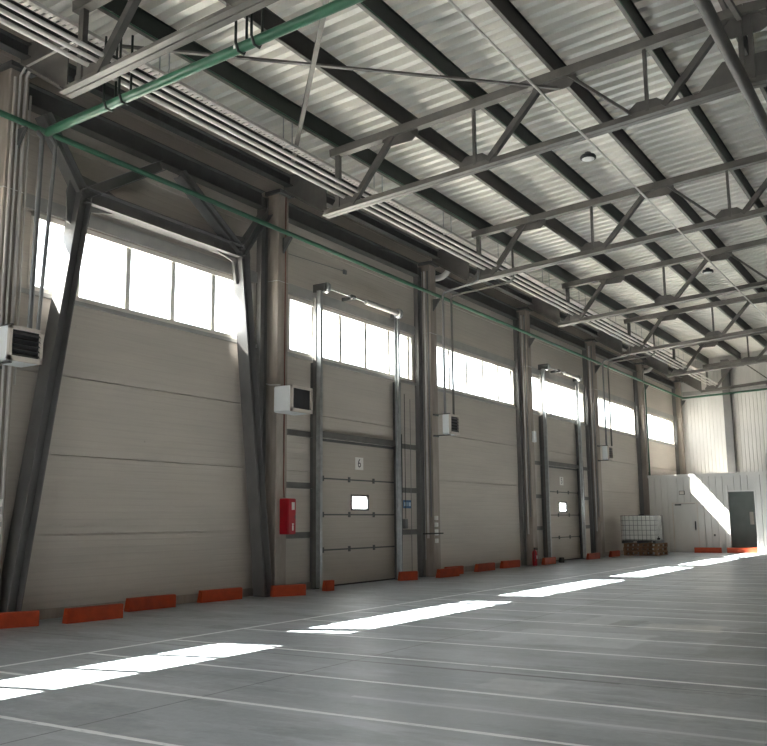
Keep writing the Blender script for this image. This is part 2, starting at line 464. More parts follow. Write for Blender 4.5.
# ------------------------------------------------------------------ strip windows
MUL = [1.40, 2.40, 3.40, 4.40, 5.30]
wn = 0
for k in BAYS:
    y0 = 6 * (k - 1); a, b = y0 + .53, y0 + 5.47
    wn += 1
    f = MB(); t = .075
    f.box(-.10, .012, a, b, ZT - .012, ZT + t - .012); f.box(-.10, .012, a, b, ZB - t, ZB)
    f.box(-.10, .012, a, a + t, ZT, ZB); f.box(-.10, .012, b - t, b, ZT, ZB)
    root = struct(f.build('window_%d' % wn, M['frame'], org=(0, y0, ZT)))
    m = MB()
    for i_, q in enumerate(MUL):
        hw = .05
        m.box(-.085, -.015, y0 + q - hw, y0 + q + hw, ZT + t - .012, ZB - t)
    sub(m, 'mullions', M['frame'], root)
    sub(MB().box(-.056, -.050, a + t, b - t, ZT + t - .012, ZB - t), 'pane', M['glass'], root)
for i, (a, b) in enumerate(RIGHTWIN):
    wn += 1
    f = MB(); t = .06
    f.box(W + .02, W + .12, a, b, ZT, ZT + t).box(W + .02, W + .12, a, b, ZB - t, ZB)
    for q in range(5): f.box(W + .02, W + .12, a + (b - a - t) * q / 4, a + (b - a - t) * q / 4 + t, ZT, ZB)
    root = struct(f.build('window_%d' % wn, M['frame'], org=(W, a, ZT)))
    sub(MB().box(W + .06, W + .066, a + t, b - t, ZT + t, ZB - t), 'pane', M['glass'], root)

# ------------------------------------------------------------------ sectional loading gates
GATE = {}
for gi, (k, num) in enumerate(((1, "6"), (3, "5"))):
    y0 = 6 * (k - 1); a, b = y0 + DL + .015, y0 + DR - .015
    fr = MB().box(-.115, -.04, a - .015, a, 0, DT).box(-.115, -.04, b, b + .015, 0, DT).box(-.115, -.01, a - .015, b + .015, DT - .035, DT + .03)
    root = struct(fr.build('door_%d' % (gi + 1), M['darksteel'], org=(0, y0 + 3.2, 0)))
    zs = [.03, .745, 1.46, 2.20, DT - .02]
    wy0, wy1, wz0, wz1 = y0 + 2.83, y0 + 3.47, 1.57, 1.87
    for i in range(4):
        z0, z1 = zs[i] + .004, zs[i + 1] - .004
        p = MB()
        if i == 2:
            p.box(-.075, -.03, a, wy0, z0, z1).box(-.075, -.03, wy1, b, z0, z1).box(-.075, -.03, wy0, wy1, z0, wz0).box(-.075, -.03, wy0, wy1, wz1, z1)
        else: p.cbox(-.075, -.03, a, b, z0, z1, .006)
        po = sub(p, 'gate_panel', M['gate'], root)
        if i < 3:
            hg = MB()
            for q in (.02, .34, .66, .965):
                yq = a + (b - a) * q
                hg.box(-.03, -.012, yq, yq + .07, z1 - .05, z1 + .06)
            hg.box(-.03, -.024, a, b, z1 - .012, z1 + .018)
            sub(hg, 'hinge_strip', M['darksteel'], po)
        if i == 2:
            w = MB(); t = .04
            w.box(-.085, -.015, wy0 - .02, wy1 + .02, wz0 - .02, wz0 + t - .02).box(-.085, -.015, wy0 - .02, wy1 + .02, wz1 - t + .02, wz1 + .02)
            w.box(-.085, -.015, wy0 - .02, wy0 + t - .02, wz0, wz1).box(-.085, -.015, wy1 - t + .02, wy1 + .02, wz0, wz1)
            sub(w, 'vision_window_frame', M['black'], po)
            sub(MB().box(-.055, -.05, wy0 + .02, wy1 - .02, wz0 + .02, wz1 - .02), 'vision_pane', M['frost'], po)
        if i == 3:
            pl = sub(MB().box(-.03, -.024, y0 + 2.98, y0 + 3.29, 2.43, 2.70), 'number_plate', M['label'], po)
            pl['label'] = 'white number plate'
            text_mesh(num, .27, M['ink'], 'number', po, face_x((-.0235, y0 + 3.135, 2.565 )), .0008).location = Vector((0, 0, 0)) - ORG[po.name]
    sub(MB().box(-.08, -.02, a, b, .004, .035), 'bottom_seal', M['rubber'], root)
    GATE[k] = root

# ------------------------------------------------------------------ door 2 side: steel posts, girts and tracks of each gate
for gi, k in enumerate(DOORBAYS):
    y0 = 6 * (k - 1)
    where = 'number 6 gate' if gi == 0 else 'farther loading gate'
    t = thing('gate_steel_frame', 'grey steel posts, girts and lintel around the ' + where, 'steel frame', (.06, y0 + 3.1, 0), 'steel frames around the loading gates')
    for yy, s in ((y0 + 1.38, 1), (y0 + 4.60, -1)):
        MB().ibeam((.065, yy, 0), (.065, yy, ZT - .12), .12, .16, .012, (0, 1, 0)).build('post', M['darksteel'], t)
    MB().box(.01, .12, y0 + 1.5, y0 + 4.5, DT + .03, DT + .15).build('lintel', M['steel'], t)
    for z in (1.0, 1.97, 3.0, 4.3):
        if z < 4: MB().angle((.006, y0 + .17, z), (.006, y0 + 1.29, z), .06, .12, .012, (0, 0, 1), 1, 1).build('girt', M['steel'], t)
        if z < 4: MB().angle((.006, y0 + 4.69, z), (.006, y0 + 5.55, z), .06, .12, .012, (0, 0, 1), 1, 1).build('girt', M['steel'], t)
    # lift gear
    t = thing('gate_lift_gear', 'galvanised vertical tracks and spring shaft rising above the ' + where, 'door lift gear', (.22, y0 + 3.1, 0), 'lift gear of the loading gates')
    YL, YR = y0 + 1.35, y0 + 4.42
    for yy, s, mt in ((YL, 1, 'galv'), (YR, -1, 'galv')):
        tk = MB().prof((.20, yy, 0.03), (.20, yy, 6.05), [(-.05, -.04), (.05, -.04), (.05, .04), (.04, .04), (.04, -.03), (-.04, -.03), (-.04, .04), (-.05, .04)], (0, s, 0))
        tr_ = tk.build('track', M[mt], t)
        MB().angle((.15, yy - .06 * s, .03), (.15, yy - .06 * s, 5.9), .07 , .07, .008, (0, 1, 0), 1, s).build('track_angle', M['steel'], t)
    for yy in (YL, YR):
        bp = MB().box(.032, .34, yy - .012, yy + .012, 6.03, 6.20)
        bb = bp.build('bearing_bracket', M['darksteel'], t)
        MB().lathe([(.0, -.05), (.10, -.05), (.115, -.03), (.085, 0), (.115, .03), (.10, .05), (.0, .05)], (.30, yy + (.09 if yy == YL else -.09), 6.12), 18, 'y').build('cable_drum', M['galv'], t)
    MB().tube([(.30, YL, 6.12), (.30, YR, 6.12)], .014, 8).build('shaft', M['galv'], t)
    sp = MB()
    ya, yb = y0 + 2.95, y0 + 4.45; nt = 34
    rings = []
    prof = []
    for i in range(nt * 2 + 1): prof.append((.062 if i % 2 else .050, ya + (yb - ya) * i / (nt * 2)))
    prof = [(.015, ya)] + prof + [(.015, yb)]
    sp.lathe([(r, yy - 0) for r, yy in prof], (.30, 0, 6.12), 14, 'y')
    sp.build('torsion_spring', M['duct'], t)
    MB().lathe([(.0, -.06), (.05, -.06), (.05, .06), (0, .06)], (.30, y0 + 2.42, 6.12), 14, 'y').box(.02, .30, y0 + 2.40, y0 + 2.44, 6.06, 6.14).build('centre_bearing', M['darksteel'], t)
    cb = MB().tube([(.20, y0 + 4.52, .4), (.22, y0 + 4.53, 2.4), (.22, y0 + 4.52, 3.3)], .018, 8)
    cb.build('hoist_chain', M['black'], t)

# ------------------------------------------------------------------ columns
COLS = []
ordn = {0: 'cut off by the left edge, crowded with conduits', 1: 'with the red cabinet and red cable', 2: 'with the wall heater between it and a windowed bay',
        3: 'with the red fire extinguisher at its foot', 4: 'just past the second loading gate', 5: 'standing behind the white liquid tank', 6: 'in the far corner by the back wall'}
for k in range(-1, 6):
    y = 6 * k
    yb_ = min(y + CW, YB - .012)
    t = thing('concrete_column', 'grey brown concrete wall column ' + ordn[k + 1], 'column', (CX / 2, y, 0), 'concrete columns along the window wall')
    z0 = 0
    MB().cbox(.0 + .002, CX, y - CW, y + CW, 0, 7.68, .012).build('shaft', M['column'], t)
    MB().ibeam((.06, y - .34, 0), (.06, y - .34, 7.6), .115, .2, .014, (0, 1, 0)).build('steel_post', M['brace'], t)
    e = .006
    st = MB()
    zz = 5.92
    for p, q in (((CX + e, y - CW - e, zz), (CX + e, y + CW + e, zz)), ((CX + e, y - CW - e, zz), (e, y - CW - e, zz + .01)), ((e, y - CW - e, zz + .01), (e, y - .48, zz))):
        st.tube([p, q], .006, 6)
    st.build('wire_strap', M['wire'], t)
    cp = MB().box(.0 + .002, CX + .08, y - CW - .05, y + CW + .05, 7.68, 7.75)
    cp.build('cap_plate', M['darksteel'], t)
    # knee bracket carrying the green pipe
    kb = MB().plate([(CX, y, 6.80), (CX + .2, y, 6.80), (CX + .2, y, 6.77), (CX, y, 6.50)], (0, 1, 0), .05)
    kb.build('pipe_bracket', M['darksteel'], t)
    COLS.append(t)

# ------------------------------------------------------------------ roof trusses
def zbot(x): return 6.955 + SL * (x if x <= 9 else 18 - x)
def ztop(x): return 8.085 + SL * (x if x <= 9 else 18 - x)
HC = .15
def make_truss(y, label):
    t = thing('roof_truss', label, 'roof truss', (9, y, 7.0), 'steel roof trusses')
    tc = MB(); bc = MB()
    for xa, xb in ((1.47, 9.0), (9.0, 16.53)):
        p, q = Vector((xa, y, ztop(xa) + HC / 2)), Vector((xb, y, ztop(xb) + HC / 2))
        w = .16; h = HC
        tc.prof(p, q, [(-w / 2, -h / 2), (w / 2, -h / 2), (w / 2, h / 2), (-w / 2, h / 2)])
    for xa, xb in ((1.31, 9.0), (9.0, 16.69)):
        for s in (-1, 1):
            p, q = Vector((xa, y + s * .012, zbot(xa))), Vector((xb, y + s * .012, zbot(xb)))
            bc.angle(p, q, .10, .13, .014, (0, 0, 1), -s, 1)
    tc.build('top_chord', M['chord'], t)
    bo = bc.build('bottom_chord', M['chord'], t)
    B = lambda x: (x, y, zbot(x) + .10)
    T = lambda x: (x, y, ztop(x) + .03)
    xs_b = [1.75, 4.5, 7.5, 10.5, 13.5, 16.25]; xs_t = [3.0, 6.0, 9.0, 12.0, 15.0]
    def web(p, q, w, nm, m='steel'):
        MB().angle((p[0], p[1] + .008, p[2]), (q[0], q[1] + .008, q[2]), w, w, .01, (0, 1, 0), 1, 1).angle((p[0], p[1] - .008, p[2]), (q[0], q[1] - .008, q[2]), w, w, .01, (0, 1, 0), 1, -1).build(nm, M[m], t)
    MB().bar(B(1.62), T(1.62), .09, .09, (0, 1, 0)).build('end_post', M['steel'], t)
    MB().bar(B(16.38), T(16.38), .09, .09, (0, 1, 0)).build('end_post', M['steel'], t)
    dg = [((1.95, 0), (2.85, 1)), ((3.15, 1), (4.3, 0)), ((4.75, 0), (5.8, 1)), ((6.2, 1), (7.25, 0)), ((7.75, 0), (8.75, 1))]
    for i, (a, b) in enumerate(dg):
        pa = (B if a[1] == 0 else T)(a[0]); pb = (B if b[1] == 0 else T)(b[0])
        big = a[1] == 0
        if big: MB().bar(pa, pb, .10, .10, (0, 1, 0)).build('diagonal', M['steel'], t)
        else: web(pa, pb, .05, 'diagonal')
        pa = (18 - pa[0], pa[1], pa[2]); pb = (18 - pb[0], pb[1], pb[2])
        if big: MB().bar(pa, pb, .10, .10, (0, 1, 0)).build('diagonal', M['steel'], t)
        else: web(pa, pb, .05, 'diagonal')
    for x in (4.5, 7.5, 10.5, 13.5):
        MB().bar(B(x), T(x), .055, .055, (0, 1, 0)).build('vertical', M['steel'], t)
    for x in (8.93, 9.07):
        MB().bar((x, y, zbot(9) + .1), (x, y, ztop(9) + .03), .07, .07, (0, 1, 0)).build('vertical', M['steel'], t)
    for x in xs_b:
        s = .30 if 2 < x < 16 else .25
        zb_ = zbot(x) + .13
        MB().plate([(x - s, y, zb_ - .06), (x + s, y, zb_ - .06), (x + s, y, zb_ + .05), (x + s * .5, y, zb_ + .16), (x - s * .55, y, zb_ + .16), (x - s, y, zb_ + .05)], (0, 1, 0), .02).build('gusset_plate', M['steel'], t)
    for x in xs_t[:2] + xs_t[3:]:
        zt_ = ztop(x); s = .38
        MB().plate([(x - s, y, zt_ + .03), (x + s, y, zt_ + .03), (x + s, y, zt_ - .06), (x + .25, y, zt_ - .17), (x - .25, y, zt_ - .17), (x - s, y, zt_ - .06)], (0, 1, 0), .02).build('gusset_plate', M['steel'], t)
    # ridge joint
    zt_ = ztop(9); zb_ = zbot(9)
    MB().plate([(8.5, y, zt_ + .02), (9.5, y, zt_ + .02), (9.45, y, zt_ - .2), (9.2, y, zt_ - .32), (8.8, y, zt_ - .32), (8.55, y, zt_ - .2)], (0, 1, 0), .024).build('gusset_plate', M['steel'], t)
    MB().plate([(8.25, y, zb_ + .05), (9.75, y, zb_ + .05), (9.35, y, zb_ + .48), (8.65, y, zb_ + .48)], (0, 1, 0), .024).build('gusset_plate', M['steel'], t)
    # haunch from the column head down to the chord end
    for s in (0, 1):
        f = (lambda x: x) if s == 0 else (lambda x: 18 - x)
        MB().plate([(f(.31), y, 7.76), (f(.31), y, 8.12), (f(1.34), y, 7.9), (f(1.34), y, 7.12), (f(1.28), y, 7.12)], (0, 1, 0), .02).build('haunch_plate', M['steel'], t)
        MB().bar((f(.36), y, 7.77), (f(1.29), y, 7.15), .16, .018).build('haunch_flange', M['chord'], t)
    return t
tl = ['nearest steel roof truss, its pale chord end above the green pipe branch', 'second steel roof truss, sprung from the column with the red cabinet',
      'third steel roof truss, with two heating pipes bent along its chord end', 'fourth steel roof truss, above the column with the extinguisher',
      'fifth steel roof truss, above the farther heater', 'sixth steel roof truss, above the white liquid tank', 'farthest steel roof truss, close against the back wall']
for i in range(7):
    make_truss(6 * (i - 1) if i < 7 else 0, tl[i]) if i < 7 and i != 6 else None
make_truss(29.72 , tl[6])

# ------------------------------------------------------------------ purlins
PH = .30
def pz(x): return (ztop(x) + HC)
for i, (x, m, lab) in enumerate(((1.62, 'purlin_green', 'dark green roof purlin nearest the window wall, over the truss ends'), (3.05, 'purlin', 'brown grey roof purlin over the first upper truss joints'),
                   (4.5, 'purlin_green', 'second dark green roof purlin from the window wall'), (6.0, 'purlin', 'brown grey roof purlin over the second upper truss joints'),
                   (7.5, 'purlin_green', 'third dark green roof purlin from the window wall'), (8.75, 'purlin', 'brown grey roof purlin just below the ridge'),
                   (9.3, 'purlin', 'brown grey roof purlin just past the ridge'), (10.5, 'purlin_green', 'dark green roof purlin on the far roof slope'), (.40, 'purlin', 'dark eaves purlin tight against the window wall'))):
    z0 = pz(x)
    hgt = ZD + (SL * x if x <= 9 else SL * (18 - x)) - z0 - .004
    t = thing('roof_purlin', lab, 'purlin', (x, 4, z0), 'roof purlins')
    sx = -1 if x < 9 else 1
    MB().box(x - .006, x + .006, YF, YB - .01, z0 + .012, z0 + hgt).box(x - .03, x + .03, YF, YB - .01, z0 + hgt - .012, z0 + hgt).build('web', M['purlin_green' if 'green' in m else 'purlin'], t)
    MB().box(x - .03, x + .03, YF, YB - .01, z0, z0 + .012).build('bottom_flange', M['chord'], t)  # paler steel than the web stands in for floor light on the flange
    if 'green' in m: MB().tube([(x + .022, YF, z0 + .03), (x + .022, YB - .02, z0 + .03)], .014, 6).build('green_edge_strip', M['green'], t)
# eaves girders along the column heads
for (x, z, w, h, lab) in ((.11, 7.50, .20, .34, 'dark steel eaves girder running along the wall at column head height'),):
    b = MB()
    b.ibeam((x + .35, YF, z + .43), (x + .35, YB - .02, z + .43), w * .8, h * .6, .014)
    tag(b.build('eaves_girder', M['darksteel']), 'dark upper eaves girder standing off the wall above the columns', 'girder', 'eaves girders')
for k in range(0, 6):
    ya, yb_ = 6 * (k - 1) + CW + .06, 6 * k - .46
    b = MB().ibeam((.12, ya, 7.48), (.12, yb_, 7.48), .20, .32, .014)
    nm = ['over the brace bay', 'over the number 6 gate bay', 'over the windowed bay after the number 6 gate', 'over the farther gate bay', 'over the bay of the farther heater', 'over the last bay by the back wall'][k]
    tag(b.build('wall_girder', M['darksteel']), 'dark steel wall girder between column heads ' + nm, 'girder', 'wall girders between the column heads')

# ------------------------------------------------------------------ roof bracing rods
b = MB().angle((1.3, -5.1, 8.16), (6.15, -.25, 8.2), .06, .06, .008)
tag(b.build('roof_bracing', M['steel']), 'dark diagonal roof brace running level across the bright deck', 'brace', 'diagonal roof braces')
b = MB().angle((5.9, -5.95, 8.24), (.75, -.35, 8.1), .07, .07, .008)
tag(b.build('roof_bracing', M['chord']), 'pale diagonal roof brace crossing the dark one', 'brace', 'diagonal roof braces')
b = MB().angle((8.98, -.06, 8.62), (8.98, -5.94, 7.72), .07, .07, .008)
tag(b.build('ridge_bracing', M['chord']), 'grey ridge brace rising beside the big overhead pipe', 'brace')

# ------------------------------------------------------------------ portal brace in the first bay
t = thing('portal_brace', 'grey steel portal brace with splayed legs around the first window bay', 'steel brace', (.2, -3, 0))
X = .42
X = .25
N1, N2 = (X, -4.80, 6.22), (X, -1.20, 6.22)
F1, F2 = (X, -5.70, 0.012), (X, -.42, 0.012)
for p, q in ((F1, N1), (F2, N2)):
    MB().ibeam(p, q, .25, .22, .014, (0, 1, 0)).build('leg', M['brace'], t)
MB().ibeam(N1, N2, .24, .24, .014, (0, 0, 1)).build('cross_beam', M['brace'], t)
for p, q in ((N1, (X, -5.55, 7.22)), (N1, (X, -3.22, 7.22)), (N2, (X, -2.78, 7.22)), (N2, (X, -.45, 7.22))):
    MB().ibeam(p, q, .20, .17, .012, (0, 1, 0)).build('upper_strut', M['brace'], t)
MB().plate([(X, -5.05, 5.75), (X, -4.7, 5.6), (X, -4.62, 6.0), (X, -4.1, 6.12), (X, -4.05, 6.36), (X, -4.5, 6.50), (X, -5.0, 6.55), (X, -5.08, 6.2)], (1, 0, 0), .02).build('gusset_plate', M['brace'], t)
MB().plate([(X, -.95, 5.75), (X, -1.3, 5.6), (X, -1.38, 6.0), (X, -1.9, 6.12), (X, -1.95, 6.36), (X, -1.5, 6.50), (X, -1.0, 6.55), (X, -.92, 6.2)], (1, 0, 0), .02).build('gusset_plate', M['brace'], t)
for F in (F1, F2): MB().box(F[0] - .12, F[0] + .17, F[1] - .13, F[1] + .13, 0, .02).build('base_plate', M['darksteel'], t)

# ------------------------------------------------------------------ pipes and conduits
def pipe(name, pts, r, mat, label, cat, group=None, n=10):
    return tag(MB().tube(pts, r, n).build(name, M[mat]), label, cat, group)
GX, GZ = .46, 6.87
pipe('green_pipe', [(GX, -12, GZ), (GX, YB - .62, GZ), (GX + .12, YB - .5, GZ), (9.0, YB - .5, GZ + .30)], .045, 'green', 'long green pipe running along the window wall and across the back wall', 'pipe', None, 12)
t = thing('green_branch_pipe', 'thick green branch pipe crossing overhead below the nearest truss', 'pipe', (GX, -5.62, GZ))
gp = MB().tube([(GX, -5.62, GZ), (GX + .1, -5.62, GZ + .01), (8.82, -5.62, GZ + .47)], .066, 16)
gp.lathe([(.10, -.03), (.10, .03)], (4.9, 0, 0), 4) if False else None
gp.build('pipe', M['green'], t)
for x in (1.75, 2.05, 4.1, 4.35):
    zc = GZ + .02 + (x - GX - .1) * .0557
    MB().tube([(x, -5.62 + .10, zc + .95), (x, -5.62 + .10, zc + .02), (x, -5.62 + .05, zc - .078), (x, -5.62 - .05, zc - .078), (x, -5.72, zc + .02), (x, -5.72, zc + .95)], .018, 6).build('hanger', M['purlin_green'], t)
cl = MB()
for x in (4.05,):
    zc = GZ + .02 + (x - GX - .1) * .0557
    cl.tube([(x - .015, -5.62, zc), (x + .015, -5.62, zc)], .071, 16)
cl.build('clamp', M['label'], t)
for i, x in enumerate((1.75, 1.92, 2.09)):
    pipe('overhead_conduit', [(x, -12, 7.36 + .012 * i), (x, YB - .7, 7.36 + .012 * i)], .032, 'conduit', ('outer', 'middle', 'inner')[i] + ' pale tube of the three resting on the truss chords, counted from the wall', 'conduit', 'three pale tubes along the truss ends')
ct = MB()
cx = 1.5; cz = 7.93
for s in (-1, 1): ct.box(cx + s * .075 - .004, cx + s * .075 + .004, -12, YB - .1, cz, cz + .05)
yy = -12
while yy < YB - .3:
    ct.box(cx - .075, cx + .075, yy, yy + .07, cz, cz + .006); yy += .11
tt = thing('cable_tray', 'long perforated cable tray hanging below the deck near the window wall', 'cable tray', (cx, 9, cz))
ct.build('tray', M['conduit'], tt)
for k in range(-3, 10):
    hb = MB()
    yk = k * 3 + 1.6
    hb.box(cx - .11, cx + .11, yk - .015, yk + .015, cz - .02, cz - .002)
    for s in (-1, 1): hb.box(cx + s * .10 - .005, cx + s * .10 + .005, yk - .01, yk + .01, cz - .02, ZD + SL * cx)
    hb.build('hanger', M['galv'], tt)

# lighting conduit and lamps
LX, LZ = 6.52, 7.36
pipe('lighting_conduit', [(LX, -12, LZ), (LX, YB - .8, LZ)], .018, 'conduit', 'thin grey conduit running lengthwise below the trusses beside the lamps', 'conduit')
def lamp(y, lab):
    t = thing('high_bay_lamp', lab, 'lamp', (LX + .02, y, LZ - .35), 'round high bay lamps')
    z = LZ - .12; x = LX - .16
    hs_ = MB().lathe([(.025, .10), (.05, .09), (.06, .05), (.115, .04), (.13, .015), (.13, -.018), (.118, -.026)], (x, y, z), 24).build('housing', M['black'], t)
    sub(MB().lathe([(.0, -.031), (.10, -.032), (.105, -.024)], (x, y, z), 24), 'lens', M['lens'], hs_)
    MB().tube([(x, y - .05, z + .1), (LX - .02, y, LZ + .01)], .004, 5).tube([(x, y + .05, z + .1), (LX - .02, y, LZ + .01)], .004, 5).build('suspension_cord', M['label'], t)
lamp(.45, 'nearer round black high bay lamp hanging under the roof')
lamp(8.9, 'farther round black high bay lamp hanging under the roof')
pipe('overhead_main_pipe', [(9.0, -12, 7.44), (9.0, YB - .8, 7.44)], .085, 'steel', 'thick grey pipe hung under the truss middles at top right', 'pipe', None, 16)

# conduits on the columns
def vconduit(x, y, z0, z1, r, mat, label, group='conduits climbing the columns', extra=()):
    pipe('wall_conduit', [(x, y, z0), (x, y, z1)] + list(extra), r, mat, label, 'conduit', group, 8)
c0 = 'on the leftmost column, '
for i, (x, y, r, z1, lb) in enumerate(((CX + .03, -6.10, .022, 7.55, 'leftmost on its face'), (CX + .03, -6.02, .018, 7.6, 'second from the left on its face'), (CX + .035, -5.93, .026, 7.62, 'middle one on its face'), (CX - .02, -5.80, .016, 7.4, 'on its right corner'), (.04, -5.80, .03, 7.3, 'deepest, beside the window'), (.03, -5.71, .022, 7.2, 'close to the wall beside the window'))):
    vconduit(x, y, 0.03 if i != 3 else 3.2, z1, r, 'dullpipe' if i % 2 == 0 else 'wire', 'vertical conduit ' + c0 + lb, 'conduits on the leftmost column', ((x + .1, y, z1 + .1), (x + 1.2, y - .0, z1 + .18)) if i in (1, 2) else ())
vconduit(.03, -CW - .06, 4.0, 7.5, .016, 'wire', 'thin pale conduit beside the red cabinet column, bent towards the white heater', None, ())
pipe('heater_cable', [(.03, -.22, 4.0), (.05, -.24, 3.93), (.2, -.24, 3.88), (.42, -.2, 3.87)], .012, 'wire', 'thin cable curling into the top of the white heater', 'cable')
pipe('red_cable', [(CX + .012, .05, 7.66), (CX + .012, .05, 1.95), (CX + .012, .07, 1.77)], .012, 'redcable', 'thin red cable running down the column to the red cabinet', 'cable', None, 6)
for k, nm in ((1, 'first column after the number 6 gate'), (2, 'column with the extinguisher'), (3, 'column after the farther gate')):
    for i, x in enumerate((.08, .17, .26)):
        vconduit(x, 6 * k - CW - .03, .4 + .5 * i, 7.5, .020 if i != 1 else .028, 'conduit' if i != 2 else 'greypipe', ('wall side', 'middle', 'front')[i] + ' of three conduits beside the ' + nm)
vconduit(CX + .045, 24 + .0, .02, 6.85, .032, 'green', 'green riser pipe on the column behind the tank', None)
vconduit(CX + .035, 24 - .1, 3.2, 7.5, .014, 'wire', 'thin pale conduit left of the green riser on the column behind the tank', None)
# heating pipes
pipe('heating_pipe', [(.60, -5.84, 3.90), (.60, -5.80, 6.7), (.5, -5.80, 6.80)], .035, 'greypipe', 'left grey pipe rising from the louvred heater to the green pipe', 'pipe', 'heating pipes at the louvred heater')
pipe('heating_pipe', [(.76, -5.83, 3.84), (.72, -5.66, 6.6), (.60, -5.66, 6.75)], .028, 'greypipe', 'right grey pipe rising from the louvred heater to the green pipe', 'pipe', 'heating pipes at the louvred heater')
for k, nm in ((1, 'nearer'), (3, 'farther')):
    y = 6 * k + (0 if k == 1 else 0)
    y0 = {1: 6, 3: 18}[k]
    pipe('heating_pipe', [(.60, y0 - .02, 3.88), (.60, y0 - .02, 6.86), (.66, y0 - .02, 6.94), (1.5, y0 - .16, 7.0), (1.66, y0 - .16, 7.08), (1.66, y0 - .16, 7.30)], .032, 'greypipe', 'left grey pipe from the %s bracket mounted heater up to the truss' % nm, 'pipe', 'heating pipes of the bracket mounted heaters')
    pipe('heating_pipe', [(.72, y0 + .2, 3.88), (.72, y0 + .2, 6.80), (.78, y0 + .2, 6.88), (2.3, y0 + .2, 6.98), (2.42, y0 + .2, 7.06), (2.42, y0 + .2, 7.8)], .028, 'steel', 'right pale pipe from the %s bracket mounted heater up to the truss' % nm, 'pipe', 'heating pipes of the bracket mounted heaters')
for k, nm in ((1, 'first column after the number 6 gate'), (4, 'column behind the tank')):
    y = 6 * k + .28
    a = [(.02, y, 7.40), (.35, y, 7.42)] + [(.35 + .30 * math.sin(q * PI / 10), y, 7.72 - .30 * math.cos(q * PI / 10)) for q in range(1, 6)] + [(.65, y, 8.1)]
    pipe('drain_elbow', a, .075, 'duct', 'pale drain pipe elbow at the head of the ' + nm, 'pipe', 'drain pipe elbows', 14)

# ------------------------------------------------------------------ fan heaters
def heater(x0, x1, y0, y1, z0, z1, lab, style, arms):
    t = thing('fan_heater', lab, 'heater', ((x0 + x1) / 2, (y0 + y1) / 2, z0), 'wall mounted fan heaters')
    cs = MB(); f = .045
    cs.cbox(x0, x1 - .05, y0, y1, z0, z1, .02)
    cs.build('casing', M['white'], t)
    fr = MB()
    fr.box(x1 - .05, x1, y0 + .004, y0 + f, z0, z1).box(x1 - .05, x1, y1 - f, y1 - .004, z0, z1)
    fr.box(x1 - .05, x1, y0 + .004, y1 - .004, z0, z0 + f * 1.4).box(x1 - .05, x1, y0 + .004, y1 - .004, z1 - f, z1)
    ff = fr.build('front_frame', M['cream'], t)
    sub(MB().box(x1 - .049, x1 - .04, y0 + f, y1 - f, z0 + f, z1 - f), 'grille_back', M['black'], ff)
    lv = MB(); n = 5
    if style == 'louvre':
        for i in range(n):
            z = z0 + .1 + (z1 - z0 - .19) * i / (n - 1)
            lv.plate([(x1 - .045, y0 + f, z + .02), (x1 + .0, y0 + f, z - .02), (x1 + .0, y1 - f, z - .02), (x1 - .045, y1 - f, z + .02)], (1, 0, 1), .006)
        sub(lv, 'louvre_blades', M['louvre'], ff)
    if arms:
        for z in (z0 - .03, z1 + .01):
            MB().box(CX + .001, x1 - .05, y0 + .05, y0 + .09, z, z + .02).box(CX + .001, CX + .02, y0 + .05, y0 + .3, z - .01, z + .03).build('bracket_arm', M['darksteel'], t)
    return t
heater(.42, .86, -6.32, -5.80, 3.42, 3.88, 'white fan heater with dark louvres on the leftmost column', 'louvre', True)
heater(CX + .03, .78, -.30, .34, 3.34, 3.83, 'white fan heater with a plain black opening on the column by the number 6 gate', 'plain', False)
heater(.59, .82, 5.84, 6.32, 3.38, 3.86, 'white fan heater on bracket arms at the column after the number 6 gate', 'louvre', True)
heater(.50, .74, 17.78, 18.26, 3.38, 3.86, 'farthest white fan heater, on bracket arms past the second loading gate', 'louvre', True)

# ------------------------------------------------------------------ things on walls and columns
t = thing('fire_cabinet', 'narrow red fire cabinet on the column left of the number 6 gate', 'fire cabinet', (.42, .04, 1.09))
MB().cbox(CX + .001, .52, -.06, .16, 1.09, 1.75, .012).build('case', M['red'], t)
cd_ = MB().box(.52, .534, -.05, .15, 1.10, 1.74).build('door', M['red'], t)
sub(MB().box(.534, .537, .03, .115, 1.54, 1.68), 'sticker', M['label'], cd_)['label'] = 'white printed sticker'
ex = MB().box(.534, .537, .045, .085, 1.16, 1.25).box(.534, .537, .055, .075, 1.25, 1.27).box(.534, .537, .04, .095, 1.27, 1.29)
sub(ex, 'extinguisher_pictogram', M['label'], cd_)['label'] = 'white extinguisher pictogram'
sub(MB().box(.534, .545, .12, .135, 1.38, 1.44), 'latch', M['darksteel'], cd_)

